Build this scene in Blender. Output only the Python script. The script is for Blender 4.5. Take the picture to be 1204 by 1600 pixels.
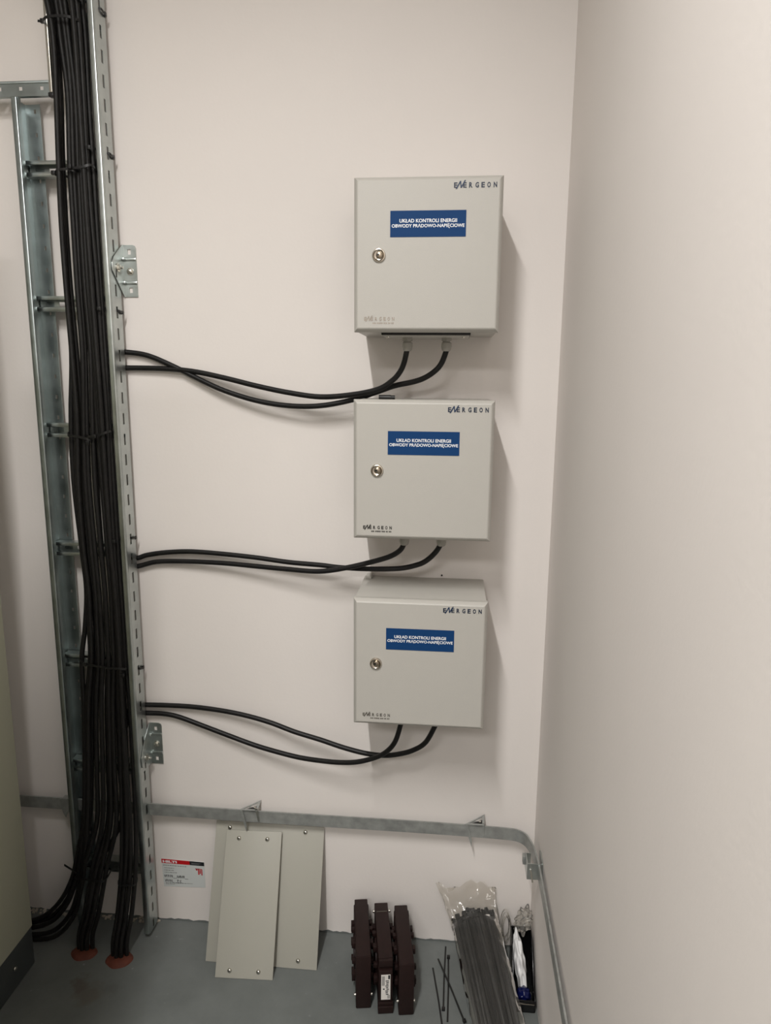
import bpy, bmesh, math, random
from mathutils import Vector, Matrix

random.seed(7)
for o in list(bpy.data.objects):
    bpy.data.objects.remove(o)
scene = bpy.context.scene
COL = scene.collection

# ------------------------------------------------------------------ camera
CAM = dict(loc=(0.2094, -1.7070, 1.5254), yaw=0.0916, pitch=0.1853, roll=0.0085, fpx=1101.4)
cy, sy = math.cos(CAM['yaw']), math.sin(CAM['yaw'])
cp, sp = math.cos(CAM['pitch']), math.sin(CAM['pitch'])
fwd = Vector((-sy * cp, cy * cp, -sp))
right = Vector((cy, sy, 0))
up = right.cross(fwd)
cr, sr = math.cos(CAM['roll']), math.sin(CAM['roll'])
r2 = cr * right + sr * up
u2 = -sr * right + cr * up
cam_data = bpy.data.cameras.new('camera')
cam_data.sensor_fit = 'VERTICAL'
cam_data.sensor_height = 24.0
cam_data.lens = CAM['fpx'] / 1600.0 * 24.0
cam_data.clip_start = 0.02
cam = bpy.data.objects.new('camera', cam_data)
m = Matrix((r2, u2, -fwd)).transposed().to_4x4()
m.translation = Vector(CAM['loc'])
cam.matrix_world = m
COL.objects.link(cam)
scene.camera = cam

# ------------------------------------------------------------------ world and lamp
world = bpy.data.worlds.new('world')
scene.world = world
world.use_nodes = True
world.node_tree.nodes['Background'].inputs[0].default_value = (0.9, 0.95, 1.0, 1)
world.node_tree.nodes['Background'].inputs[1].default_value = 0.0

# the room's ceiling tube lamp, at right angles to the back wall
la = bpy.data.lights.new('ceiling_tube_light', 'AREA')
la.shape = 'RECTANGLE'
la.size = 0.055
la.size_y = 1.0
la.energy = 44.0
la.spread = math.radians(157)      # louvred luminaire: little light near the horizontal
la.color = (1.0, 0.978, 0.955)
lo = bpy.data.objects.new('ceiling_tube_light', la)
lo.location = (-0.20, -1.93, 3.0)
COL.objects.link(lo)
# unseen wide fill light, added further back in the room to lift the shadows
lb2 = bpy.data.lights.new('added_fill_light', 'AREA')
lb2.shape = 'RECTANGLE'
lb2.size = 1.2
lb2.size_y = 0.6
lb2.energy = 50.0
lb2.color = la.color
lo2 = bpy.data.objects.new('added_fill_light', lb2)
lo2.location = (-0.45, -3.9, 3.0)
COL.objects.link(lo2)

vs = scene.view_settings
vs.view_transform = 'Standard'
vs.look = 'None'
vs.gamma = 1.0
vs.use_curve_mapping = False
vs.exposure = 0.20

# ------------------------------------------------------------------ materials
def lin(c):
    return tuple(((v / 255) / 12.92 if v / 255 <= 0.04045 else ((v / 255 + 0.055) / 1.055) ** 2.4) for v in c)

MATS = {}
def mat(name, rgb, rough=0.5, metal=0.0, var=0.0, vscale=20.0, bump=0.0, bscale=300.0, spec=0.5, stretch=None, rvar=0.0):
    if name in MATS:
        return MATS[name]
    mt = bpy.data.materials.new(name)
    mt.use_nodes = True
    nt = mt.node_tree
    b = nt.nodes['Principled BSDF']
    c = lin(rgb)
    b.inputs['Base Color'].default_value = (*c, 1)
    b.inputs['Roughness'].default_value = rough
    b.inputs['Metallic'].default_value = metal
    b.inputs['Specular IOR Level'].default_value = spec
    tc = nt.nodes.new('ShaderNodeTexCoord')
    vec = tc.outputs['Object']
    if stretch:
        mp = nt.nodes.new('ShaderNodeMapping')
        mp.inputs['Scale'].default_value = stretch
        nt.links.new(vec, mp.inputs[0]); vec = mp.outputs[0]
    if var > 0 or rvar > 0:
        n = nt.nodes.new('ShaderNodeTexNoise')
        n.inputs['Scale'].default_value = vscale
        n.inputs['Detail'].default_value = 5
        nt.links.new(vec, n.inputs['Vector'])
        if var > 0:
            r = nt.nodes.new('ShaderNodeValToRGB')
            r.color_ramp.elements[0].position = 0.3
            r.color_ramp.elements[1].position = 0.7
            r.color_ramp.elements[0].color = (*[v * (1 - var) for v in c], 1)
            r.color_ramp.elements[1].color = (*[min(1, v * (1 + var)) for v in c], 1)
            nt.links.new(n.outputs['Fac'], r.inputs['Fac'])
            nt.links.new(r.outputs['Color'], b.inputs['Base Color'])
        if rvar > 0:
            mr = nt.nodes.new('ShaderNodeMapRange')
            mr.inputs['To Min'].default_value = max(0.03, rough - rvar)
            mr.inputs['To Max'].default_value = rough + rvar
            nt.links.new(n.outputs['Fac'], mr.inputs['Value'])
            nt.links.new(mr.outputs[0], b.inputs['Roughness'])
    if bump > 0:
        n2 = nt.nodes.new('ShaderNodeTexNoise')
        n2.inputs['Scale'].default_value = bscale
        n2.inputs['Detail'].default_value = 3
        nt.links.new(vec, n2.inputs['Vector'])
        bp = nt.nodes.new('ShaderNodeBump')
        bp.inputs['Strength'].default_value = bump
        bp.inputs['Distance'].default_value = 0.002
        nt.links.new(n2.outputs['Fac'], bp.inputs['Height'])
        nt.links.new(bp.outputs[0], b.inputs['Normal'])
    MATS[name] = mt
    return mt

M_WALL = mat('wall_paint', (228, 222, 217), 0.6, var=0.012, vscale=3.5, bump=0.10, bscale=120, spec=0.25)
M_CEIL = mat('ceiling_concrete', (210, 208, 203), 0.8)
M_BOX = mat('enclosure_powder_coat', (184, 181, 174), 0.42, bump=0.16, bscale=700, spec=0.45)
M_BOXIN = mat('enclosure_seam', (60, 58, 54), 0.7)
M_PLATE = mat('plate_powder_coat', (164, 162, 152), 0.45, bump=0.12, bscale=700, spec=0.4)
M_CAB = mat('cabinet_powder_coat', (180, 180, 160), 0.5, bump=0.1, bscale=600)
M_PLINTH = mat('plinth_paint', (62, 66, 66), 0.5)
M_BLUE = mat('label_blue', (18, 60, 108), 0.55, spec=0.15)
M_WHITE = mat('print_white', (238, 240, 242), 0.5)
M_NAVY = mat('print_navy', (22, 36, 58), 0.45)
M_NAVY2 = mat('print_steel_blue', (20, 46, 78), 0.45)
M_DARKP = mat('print_dark', (40, 38, 36), 0.35)
M_SILVERP = mat('print_silver', (190, 184, 174), 0.18, metal=0.85)
M_GREYP = mat('print_grey', (84, 80, 72), 0.4)
M_CHROME = mat('lock_nickel', (196, 188, 176), 0.22, metal=1.0)
M_LOCKIN = mat('lock_core', (158, 146, 130), 0.3, metal=1.0)
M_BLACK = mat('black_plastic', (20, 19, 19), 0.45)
M_GLAND = mat('gland_grey_plastic', (160, 157, 149), 0.5)
M_CABLE = mat('cable_black_pvc', (21, 20, 20), 0.44, var=0.25, vscale=40, bump=0.1, bscale=500, spec=0.3)
M_CABLEB = mat('bundle_cable_black_rubber', (22, 21, 20), 0.5, var=0.3, vscale=60, bump=0.25, bscale=250, spec=0.3)
M_TIE = mat('tie_black_nylon', (16, 16, 16), 0.4)
M_GALV = mat('galvanised_sheet', (186, 192, 190), 0.34, metal=1.0, var=0.10, vscale=35, bump=0.05, bscale=90, rvar=0.08)
M_GALVB = mat('galvanised_blue_sheet', (166, 175, 175), 0.36, metal=1.0, var=0.14, vscale=22, bump=0.06, bscale=60, rvar=0.12)
M_STRIP = mat('hot_dip_zinc_strip', (164, 166, 163), 0.5, metal=0.6, var=0.18, vscale=45, bump=0.25, bscale=110, rvar=0.1)
M_BOLT = mat('zinc_bolt', (200, 198, 190), 0.25, metal=1.0)
M_BROWN = mat('resin_dark_brown', (34, 20, 18), 0.5, var=0.1, vscale=60, bump=0.06, bscale=300, spec=0.25)
M_SEAL = mat('firestop_red', (94, 46, 31), 0.75, var=0.2, vscale=60, bump=0.6, bscale=90)
M_CARD = mat('card_print', (206, 210, 208), 0.4)
M_RED = mat('card_red', (190, 22, 30), 0.4)
M_LGREY = mat('card_line', (120, 122, 122), 0.5)
M_INK = mat('ink_black', (30, 32, 36), 0.5)
M_STICK = mat('sticker_white', (226, 222, 216), 0.4)
M_BIN = mat('bin_black_plastic', (15, 15, 16), 0.22)
M_BLUEP = mat('blue_foil', (11, 18, 66), 0.15, bump=0.4, bscale=60)
M_PAPER = mat('white_film', (222, 222, 222), 0.3, bump=0.5, bscale=40)
M_CHIP = mat('plaster_chips', (176, 168, 156), 0.9, var=0.2, vscale=200)

def floor_material():
    mt = bpy.data.materials.new('floor_grey_paint')
    mt.use_nodes = True
    nt = mt.node_tree
    b = nt.nodes['Principled BSDF']
    tc = nt.nodes.new('ShaderNodeTexCoord')
    n1 = nt.nodes.new('ShaderNodeTexNoise'); n1.inputs['Scale'].default_value = 7; n1.inputs['Detail'].default_value = 7
    n1.inputs['Roughness'].default_value = 0.65
    r1 = nt.nodes.new('ShaderNodeValToRGB')
    r1.color_ramp.elements[0].position = 0.32; r1.color_ramp.elements[1].position = 0.7
    r1.color_ramp.elements[0].color = (*lin((98, 102, 100)), 1)
    r1.color_ramp.elements[1].color = (*lin((112, 116, 114)), 1)
    n2 = nt.nodes.new('ShaderNodeTexNoise'); n2.inputs['Scale'].default_value = 55; n2.inputs['Detail'].default_value = 4
    r2_ = nt.nodes.new('ShaderNodeValToRGB')
    r2_.color_ramp.elements[0].position = 0.70; r2_.color_ramp.elements[1].position = 0.76
    r2_.color_ramp.elements[0].color = (0, 0, 0, 1); r2_.color_ramp.elements[1].color = (0.5, 0.5, 0.5, 1)
    mx = nt.nodes.new('ShaderNodeMix'); mx.data_type = 'RGBA'
    mx.inputs[7].default_value = (*lin((150, 154, 152)), 1)
    for n in (n1, n2):
        nt.links.new(tc.outputs['Object'], n.inputs['Vector'])
    nt.links.new(n1.outputs['Fac'], r1.inputs['Fac'])
    nt.links.new(n2.outputs['Fac'], r2_.inputs['Fac'])
    nt.links.new(r2_.outputs['Color'], mx.inputs[0])
    nt.links.new(r1.outputs['Color'], mx.inputs[6])
    # drilled hole filled with mortar and a few old scrapes in the paint in front of the seals
    last = mx.outputs[2]
    for (px, py, rad, colr) in ((-0.70, -0.235, 0.030, (84, 74, 64)), (-0.61, -0.245, 0.026, (92, 95, 93)), (-0.66, -0.262, 0.045, (96, 90, 80))):
        vm = nt.nodes.new('ShaderNodeVectorMath'); vm.operation = 'DISTANCE'
        wob = nt.nodes.new('ShaderNodeTexNoise'); wob.inputs['Scale'].default_value = 38
        wv = nt.nodes.new('ShaderNodeVectorMath'); wv.operation = 'MULTIPLY_ADD'
        wv.inputs[1].default_value = (0.06, 0.06, 0)
        nt.links.new(tc.outputs['Object'], wob.inputs['Vector'])
        nt.links.new(wob.outputs['Color'], wv.inputs[0])
        nt.links.new(tc.outputs['Object'], wv.inputs[2])
        nt.links.new(wv.outputs[0], vm.inputs[0])
        vm.inputs[1].default_value = (px + 0.03, py + 0.03, 0)
        mr = nt.nodes.new('ShaderNodeMapRange')
        mr.inputs['From Min'].default_value = rad * 0.4; mr.inputs['From Max'].default_value = rad
        mr.inputs['To Min'].default_value = 0.55; mr.inputs['To Max'].default_value = 0
        nt.links.new(vm.outputs['Value'], mr.inputs['Value'])
        m2 = nt.nodes.new('ShaderNodeMix'); m2.data_type = 'RGBA'
        nt.links.new(mr.outputs[0], m2.inputs[0]); nt.links.new(last, m2.inputs[6])
        m2.inputs[7].default_value = (*lin(colr), 1)
        last = m2.outputs[2]
    nt.links.new(last, b.inputs['Base Color'])
    b.inputs['Roughness'].default_value = 0.5
    b.inputs['Specular IOR Level'].default_value = 0.35
    bp = nt.nodes.new('ShaderNodeBump'); bp.inputs['Strength'].default_value = 0.25; bp.inputs['Distance'].default_value = 0.003
    n3 = nt.nodes.new('ShaderNodeTexNoise'); n3.inputs['Scale'].default_value = 45; n3.inputs['Detail'].default_value = 6
    nt.links.new(tc.outputs['Object'], n3.inputs['Vector'])
    nt.links.new(n3.outputs['Fac'], bp.inputs['Height']); nt.links.new(bp.outputs[0], b.inputs['Normal'])
    return mt
M_FLOOR = floor_material()

def film_material(name, haze, tint, glossy_rough=0.12):
    mt = bpy.data.materials.new(name)
    mt.use_nodes = True
    nt = mt.node_tree
    for n in list(nt.nodes):
        nt.nodes.remove(n)
    out = nt.nodes.new('ShaderNodeOutputMaterial')
    tr = nt.nodes.new('ShaderNodeBsdfTransparent'); tr.inputs[0].default_value = (*tint, 1)
    df = nt.nodes.new('ShaderNodeBsdfDiffuse'); df.inputs[0].default_value = (0.72, 0.70, 0.66, 1)
    tl = nt.nodes.new('ShaderNodeBsdfTranslucent'); tl.inputs[0].default_value = (0.72, 0.70, 0.66, 1)
    gl = nt.nodes.new('ShaderNodeBsdfGlossy'); gl.inputs['Roughness'].default_value = glossy_rough
    gl.inputs[0].default_value = (0.95, 0.95, 0.95, 1)
    dm = nt.nodes.new('ShaderNodeMixShader'); dm.inputs[0].default_value = 0.4
    nt.links.new(df.outputs[0], dm.inputs[1]); nt.links.new(tl.outputs[0], dm.inputs[2])
    mx = nt.nodes.new('ShaderNodeMixShader'); mx.inputs[0].default_value = haze
    nt.links.new(tr.outputs[0], mx.inputs[1]); nt.links.new(dm.outputs[0], mx.inputs[2])
    fr = nt.nodes.new('ShaderNodeFresnel'); fr.inputs[0].default_value = 1.33
    m2 = nt.nodes.new('ShaderNodeMixShader')
    nt.links.new(fr.outputs[0], m2.inputs[0]); nt.links.new(mx.outputs[0], m2.inputs[1]); nt.links.new(gl.outputs[0], m2.inputs[2])
    tc = nt.nodes.new('ShaderNodeTexCoord')
    n = nt.nodes.new('ShaderNodeTexNoise'); n.inputs['Scale'].default_value = 35; n.inputs['Detail'].default_value = 3
    bp = nt.nodes.new('ShaderNodeBump'); bp.inputs['Strength'].default_value = 0.4; bp.inputs['Distance'].default_value = 0.004
    nt.links.new(tc.outputs['Object'], n.inputs['Vector']); nt.links.new(n.outputs['Fac'], bp.inputs['Height'])
    for s in (gl, df, fr):
        nt.links.new(bp.outputs[0], s.inputs['Normal'])
    nt.links.new(m2.outputs[0], out.inputs[0])
    return mt
M_FILM = film_material('bag_clear_film', 0.05, (0.93, 0.92, 0.90))
M_CLEAR = film_material('clear_plastic', 0.22, (0.92, 0.91, 0.88))

# ------------------------------------------------------------------ mesh helpers
class MB:
    def __init__(self):
        self.bm = bmesh.new()

    def box(self, x0, x1, y0, y1, z0, z1, bevel=0.0, seg=2, mtx=None):
        b = bmesh.new()
        bmesh.ops.create_cube(b, size=1.0)
        for v in b.verts:
            v.co = Vector(((x0 + x1) / 2 + v.co.x * (x1 - x0), (y0 + y1) / 2 + v.co.y * (y1 - y0), (z0 + z1) / 2 + v.co.z * (z1 - z0)))
        if bevel > 0:
            bmesh.ops.bevel(b, geom=list(b.edges), offset=bevel, segments=seg, profile=0.5, affect='EDGES')
        self._merge(b, mtx)
        return self

    def _merge(self, b, mtx=None):
        if mtx is not None:
            bmesh.ops.transform(b, matrix=mtx, verts=b.verts)
        vm = {}
        for v in b.verts:
            vm[v] = self.bm.verts.new(v.co)
        for f in b.faces:
            try:
                self.bm.faces.new([vm[v] for v in f.verts])
            except ValueError:
                pass
        b.free()

    def prism(self, pts, axis, a0, a1, bevel=0.0, mtx=None):
        """polygon pts (p,q) extruded along axis from a0 to a1; axis x:(y,z) y:(x,z) z:(x,y)"""
        b = bmesh.new()
        def P(p, q, a):
            return {'x': (a, p, q), 'y': (p, a, q), 'z': (p, q, a)}[axis]
        lo_ = [b.verts.new(P(p, q, a0)) for p, q in pts]
        hi_ = [b.verts.new(P(p, q, a1)) for p, q in pts]
        n = len(pts)
        b.faces.new(lo_); b.faces.new(hi_[::-1])
        for i in range(n):
            b.faces.new((lo_[i], hi_[i], hi_[(i + 1) % n], lo_[(i + 1) % n]))
        bmesh.ops.recalc_face_normals(b, faces=b.faces)
        if bevel > 0:
            bmesh.ops.bevel(b, geom=list(b.edges), offset=bevel, segments=1, affect='EDGES')
        self._merge(b, mtx)
        return self

    def lathe(self, prof, origin, axis, seg=24, closed=True):
        """prof [(r,h)] revolved round axis vector at origin"""
        ax = Vector(axis).normalized()
        t = Vector((1, 0, 0)) if abs(ax.x) < 0.9 else Vector((0, 1, 0))
        e1 = ax.cross(t).normalized(); e2 = ax.cross(e1)
        o = Vector(origin)
        b = bmesh.new()
        rings = []
        for (r, h) in prof:
            rings.append([b.verts.new(o + ax * h + (e1 * math.cos(2 * math.pi * k / seg) + e2 * math.sin(2 * math.pi * k / seg)) * r) for k in range(seg)])
        for i in range(len(rings) - 1):
            for k in range(seg):
                b.faces.new((rings[i][k], rings[i][(k + 1) % seg], rings[i + 1][(k + 1) % seg], rings[i + 1][k]))
        if closed:
            b.faces.new(rings[0][::-1]); b.faces.new(rings[-1])
        bmesh.ops.recalc_face_normals(b, faces=b.faces)
        self._merge(b)
        return self

    def tube(self, path, radius, seg=10, sub=6, flat=None):
        pts = spline(path, sub) if sub > 1 else [Vector(p) for p in path]
        n = len(pts)
        b = bmesh.new()
        rings = []
        up_ = None
        for i, p in enumerate(pts):
            t = (pts[min(i + 1, n - 1)] - pts[max(i - 1, 0)])
            t = t.normalized() if t.length > 1e-9 else Vector((0, 0, 1))
            if up_ is None:
                a = Vector((0, 1, 0)) if abs(t.y) < 0.9 else Vector((1, 0, 0))
                up_ = (a - t * a.dot(t)).normalized()
            else:
                up_ = (up_ - t * up_.dot(t)).normalized()
            sd = t.cross(up_)
            rings.append([b.verts.new(p + (up_ * math.cos(2 * math.pi * k / seg) + sd * math.sin(2 * math.pi * k / seg)) * radius) for k in range(seg)])
        for i in range(n - 1):
            for k in range(seg):
                b.faces.new((rings[i][k], rings[i][(k + 1) % seg], rings[i + 1][(k + 1) % seg], rings[i + 1][k]))
        b.faces.new(rings[0][::-1]); b.faces.new(rings[-1])
        bmesh.ops.recalc_face_normals(b, faces=b.faces)
        self._merge(b)
        return self

    def ribbon(self, path, width_vec, thick, sub=6):
        """flat strip: cross-section along width_vec, thickness across"""
        pts = spline(path, sub) if sub > 1 else [Vector(p) for p in path]
        n = len(pts)
        w = Vector(width_vec)
        b = bmesh.new()
        rings = []
        for i, p in enumerate(pts):
            t = (pts[min(i + 1, n - 1)] - pts[max(i - 1, 0)]).normalized()
            nn = t.cross(w).normalized() * thick / 2
            rings.append([b.verts.new(p + w / 2 + nn), b.verts.new(p - w / 2 + nn), b.verts.new(p - w / 2 - nn), b.verts.new(p + w / 2 - nn)])
        for i in range(n - 1):
            for k in range(4):
                b.faces.new((rings[i][k], rings[i][(k + 1) % 4], rings[i + 1][(k + 1) % 4], rings[i + 1][k]))
        b.faces.new(rings[0][::-1]); b.faces.new(rings[-1])
        bmesh.ops.recalc_face_normals(b, faces=b.faces)
        self._merge(b)
        return self

    def geo(self, verts, faces):
        vs_ = [self.bm.verts.new(v) for v in verts]
        for f in faces:
            try:
                self.bm.faces.new([vs_[i] for i in f])
            except ValueError:
                pass
        return self

    def build(self, name, material, parent=None, smooth=True, angle=38, mods=None):
        me = bpy.data.meshes.new(name)
        self.bm.normal_update()
        self.bm.to_mesh(me); self.bm.free()
        me.materials.append(material)
        if smooth:
            me.polygons.foreach_set('use_smooth', [True] * len(me.polygons))
            me.set_sharp_from_angle(angle=math.radians(angle))
        o = bpy.data.objects.new(name, me)
        COL.objects.link(o)
        if parent is not None:
            o.parent = parent
            # vertex data are given in world space: cancel the parent's transform
            pm = world_of(parent)
            o.matrix_parent_inverse = pm.inverted()
        return o

def world_of(o):
    mm = Matrix.LocRotScale(o.location, o.rotation_euler, o.scale)
    if o.parent is not None:
        return world_of(o.parent) @ o.matrix_parent_inverse @ mm
    return mm

def spline(path, sub):
    P = [Vector(p) for p in path]
    if len(P) < 3:
        return P
    out = []
    n = len(P)
    for i in range(n - 1):
        p0 = P[max(i - 1, 0)]; p1 = P[i]; p2 = P[i + 1]; p3 = P[min(i + 2, n - 1)]
        for k in range(sub):
            t = k / sub
            # centripetal-ish catmull rom
            out.append(0.5 * ((2 * p1) + (p2 - p0) * t + (2 * p0 - 5 * p1 + 4 * p2 - p3) * t * t + (3 * p1 - p0 - 3 * p2 + p3) * t ** 3))
    out.append(P[-1])
    return out

def tag(o, label, cat, group=None):
    o['label'] = label; o['category'] = cat
    if group:
        o['group'] = group
    return o

def empty(name, loc):
    o = bpy.data.objects.new(name, None)
    o.empty_display_size = 0.05
    o.location = loc
    COL.objects.link(o)
    return o

def struct(o):
    o['kind'] = 'structure'
    return o

_txt_cache = {}
def text_geo(s, bold):
    key = (s, bold)
    if key in _txt_cache:
        return _txt_cache[key]
    cu = bpy.data.curves.new('txt', 'FONT')
    cu.body = s; cu.size = 1.0; cu.offset = bold; cu.resolution_u = 3
    ob = bpy.data.objects.new('txt', cu)
    COL.objects.link(ob)
    bpy.context.view_layer.update()
    dg = bpy.context.evaluated_depsgraph_get()
    me = bpy.data.meshes.new_from_object(ob.evaluated_get(dg))
    V = [tuple(v.co) for v in me.vertices]
    F = [tuple(p.vertices) for p in me.polygons]
    bpy.data.objects.remove(ob); bpy.data.curves.remove(cu); bpy.data.meshes.remove(me)
    _txt_cache[key] = (V, F)
    return V, F

def put_text(mb, s, x0, x1, z0, z1, y, bold=0.0, shear=0.0):
    """lettering fitted to the rectangle x0..x1, z0..z1 on a surface facing -y"""
    V, F = text_geo(s, bold)
    ax = min(v[0] for v in V); bx = max(v[0] for v in V); az = min(v[1] for v in V); bz = max(v[1] for v in V)
    W = [(x0 + (v[0] - ax) / (bx - ax) * (x1 - x0), y, z0 + (v[1] - az) / (bz - az) * (z1 - z0)) for v in V]
    mb.geo(W, F)

# ------------------------------------------------------------------ the room
XR = 0.456
XL, YF, ZC = -3.0, -5.8, 3.08
struct(MB().box(XL - .1, XR + .1, 0, .1, -.1, ZC + .1).build('wall_back', M_WALL))
struct(MB().box(XR, XR + .1, YF - .1, 0, -.1, ZC + .1).build('wall_right', M_WALL))
struct(MB().box(XL - .1, XL, YF - .1, 0, -.1, ZC + .1).build('wall_left', M_WALL))
struct(MB().box(XL, XR, YF - .1, YF, -.1, ZC + .1).build('wall_front', M_WALL))
struct(MB().box(XL, XR, YF, 0, -.1, 0).build('floor', M_FLOOR))
struct(MB().box(XL, XR, YF, 0, ZC, ZC + .1).build('ceiling', M_CEIL))
# ragged edge of floor paint along the foot of the wall
mb = MB()
x = XL
top = []
while x < XR:
    top.append((x, random.uniform(.002, .0065) + (.003 if random.random() < .12 else 0)))
    x += random.uniform(.006, .018)
for (a, ha), (b_, hb) in zip(top, top[1:]):
    mb.geo([(a, -.0012, 0), (b_, -.0012, 0), (b_, -.0012, hb), (a, -.0012, ha), (b_, 0, hb), (a, 0, ha)], [(0, 1, 2, 3), (3, 2, 4, 5)])
struct(mb.build('trim_1', M_FLOOR))
# crumbs of plaster along the foot of the wall behind the cables
mb = MB()
for i in range(120):
    px = random.uniform(-1.0, -.58); py = random.uniform(-.018, -.003); s = random.uniform(.0012, .004)
    mb.box(px - s, px + s, py - s, py + s, 0, s * 1.2, mtx=None)
ch = mb.build('plaster_crumbs', M_CHIP)
ch['kind'] = 'stuff'
tag(ch, 'loose plaster crumbs along the foot of the wall behind the cables', 'debris')

# ------------------------------------------------------------------ switchgear cabinet at the left
CX, CYB = -0.850, -0.182
cab = empty('switchgear_cabinet', (-1.2, -0.7, 0))
tag(cab, 'tall grey switchgear cabinet on a dark plinth at the left edge', 'cabinet')
MB().box(-1.75, CX, -0.925, CYB, .112, 1.865, bevel=.003).build('body', M_CAB, cab)
pl = MB().box(-1.745, CX - .003, -0.92, CYB - .0, 0, .110, bevel=.002).build('plinth', M_PLINTH, cab)
MB().lathe([(.006, 0), (.006, .003), (.004, .005), (.0, .005)], (CX - .003, -.264, .058), (1, 0, 0), 12).build('screw', M_BOLT, pl)
MB().lathe([(.006, 0), (.006, .003), (.004, .005), (.0, .005)], (CX - .003, -.85, .058), (1, 0, 0), 12).build('screw', M_BOLT, pl)
shade_door = MB().box(CX, CX + .45, -.950, -.927, .115, 1.86, bevel=.003).build('door', M_CAB, cab)  # open door out of view, added to shade the lower left of the wall
MB().box(CX + .39, CX + .415, -.927, -.910, 1.0, 1.16, bevel=.004).build('handle', M_BLACK, shade_door)

# ------------------------------------------------------------------ enclosures
BW, BH, BD = 0.300, 0.3034, 0.2015
def enclosure(top, x0, label, first, lettermat, linemat):
    zb = top - BH
    x1 = x0 + BW
    e = empty('wall_enclosure', (x0 + BW / 2, -BD / 2, zb))
    tag(e, label, 'enclosure', 'grey wall enclosures')
    # body: folded box with a rolled front flange
    mb = MB()
    mb.box(x0 + .0018, x1 - .0018, -BD + .024, -.001, zb + .0015, top - .0015, bevel=.003)
    mb.box(x0 + .001, x1 - .001, -BD + .0215, -BD + .0275, zb + .0005, top - .0005, bevel=.0022)
    mb.build('body', M_BOX, e)
    MB().box(x0 + .006, x1 - .006, -BD + .018, -BD + .022, zb + .006, top - .006).build('seal', M_BOXIN, e)
    # door with a folded, chamfered rim
    ins = .0085
    pr = [(0, 0.0195), (0, .0095), (.0012, .0068), (.0062, .0012), (ins, 0)]
    b = MB()
    rings = []
    V = []; F = []
    for (o_, d_) in pr:
        base = len(V)
        V += [(x0 + o_, -BD + d_, zb + o_), (x1 - o_, -BD + d_, zb + o_), (x1 - o_, -BD + d_, top - o_), (x0 + o_, -BD + d_, top - o_)]
        rings.append(base)
    for a_, c_ in zip(rings, rings[1:]):
        for k in range(4):
            F.append((a_ + k, a_ + (k + 1) % 4, c_ + (k + 1) % 4, c_ + k))
    F.append(tuple(rings[-1] + k for k in range(4)))
    F.append(tuple(rings[0] + k for k in (3, 2, 1, 0)))
    b.geo(V, F)
    bmesh.ops.recalc_face_normals(b.bm, faces=b.bm.faces)
    b.build('door', M_BOX, e, angle=20)
    yf = -BD
    # lock
    lx, lz = x0 + .052, top - .1515
    lk = MB().lathe([(.0138, 0), (.0138, .0025), (.0128, .0042), (.0112, .0046), (.0100, .0032), (.0092, .0026), (.0, .0026)], (lx, yf, lz), (0, -1, 0), 32).build('lock', M_CHROME, e)
    mb = MB().lathe([(.0066, 0), (.0066, .0016), (.0058, .0022), (.0, .0022)], (lx + .001, yf - .0026, lz), (0, -1, 0), 24)
    mb.build('lock_core', M_LOCKIN, lk)
    MB().box(lx - .0042, lx + .0010, yf - .0054, yf - .0044, lz - .0010, lz + .0026).build('key_slot', M_BLACK, lk)
    # blue label plate with white lettering
    px0, px1, pz1 = x0 + .0748, x0 + .2275, top - .0660
    pz0 = pz1 - .0505
    lp = MB().box(px0, px1, yf - .0008, yf, pz0, pz1).build('label_plate', M_BLUE, e)
    mb = MB()
    put_text(mb, 'UKŁAD KONTROLI ENERGII', px0 + .0187, px1 - .0182, pz0 + .0275, pz0 + .0347, yf - .0011, bold=.022)
    put_text(mb, 'OBWODY PRĄDOWO-NAPIĘCIOWE', px0 + .0030, px1 - .0030, pz0 + .0163, pz0 + .0251, yf - .0011, bold=.022)
    mb.build('lettering', M_WHITE, lp)
    # printed logo at the top right
    def logo(gx, gz, s, mt, mt2):
        mb = MB()
        yy = yf - .0005
        for ch_, a_ in (('E', 0), ('E', 195), ('R', 320), ('G', 455), ('E', 580), ('O', 705), ('N', 840)):
            put_text(mb, ch_, gx + a_ * s, gx + (a_ + 74) * s, gz, gz + 110 * s, yy, bold=.038)
        lg = mb.build('logo', mt, e)
        mb = MB()
        nst = [0]
        def stroke(p, q, w):
            nst[0] += 1
            yy_ = yy - .0001 - .0001 * nst[0]
            mb.geo([(gx + (p[0] - w) * s, yy_, gz + p[1] * s), (gx + (p[0] + w) * s, yy_, gz + p[1] * s),
                    (gx + (q[0] + w) * s, yy_, gz + q[1] * s), (gx + (q[0] - w) * s, yy_, gz + q[1] * s)], [(0, 1, 2, 3)])
        stroke((50, -22), (140, 135), 15)
        stroke((138, 138), (152, 2), 12)
        stroke((150, 0), (238, 152), 15)
        mb.build('logo_stroke', mt2, lg)
        return lg
    logo(x0 + .2015, top - .0245, .0851 / 914, M_NAVY, M_NAVY2)
    lg = logo(x0 + .0222, zb + .0225, .0630 / 914, lettermat, lettermat)
    mb = MB()
    xx = x0 + .040
    rnd = random.Random(3)
    while xx < x0 + .083:
        w_ = rnd.uniform(.0012, .0024)
        z0_ = zb + .0162
        mb.geo([(xx, yf - .0005, z0_), (xx + w_, yf - .0005, z0_), (xx + w_, yf - .0005, z0_ + .0030), (xx, yf - .0005, z0_ + .0030)], [(0, 1, 2, 3)])
        xx += w_ + (.0007 if rnd.random() > .18 else .0022)
    mb.build('logo_line', linemat, lg)
    # gland plate and glands under the box
    gp = MB().box(x0 + .056, x0 + .242, -.160, -.040, zb - .0060, zb - .0032, bevel=.0012).build('gland_plate', M_BOX, e)
    MB().box(x0 + .054, x0 + .244, -.1615, -.0385, zb - .0034, zb + .0032, bevel=.001).build('gasket', M_BLACK, gp)
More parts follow.
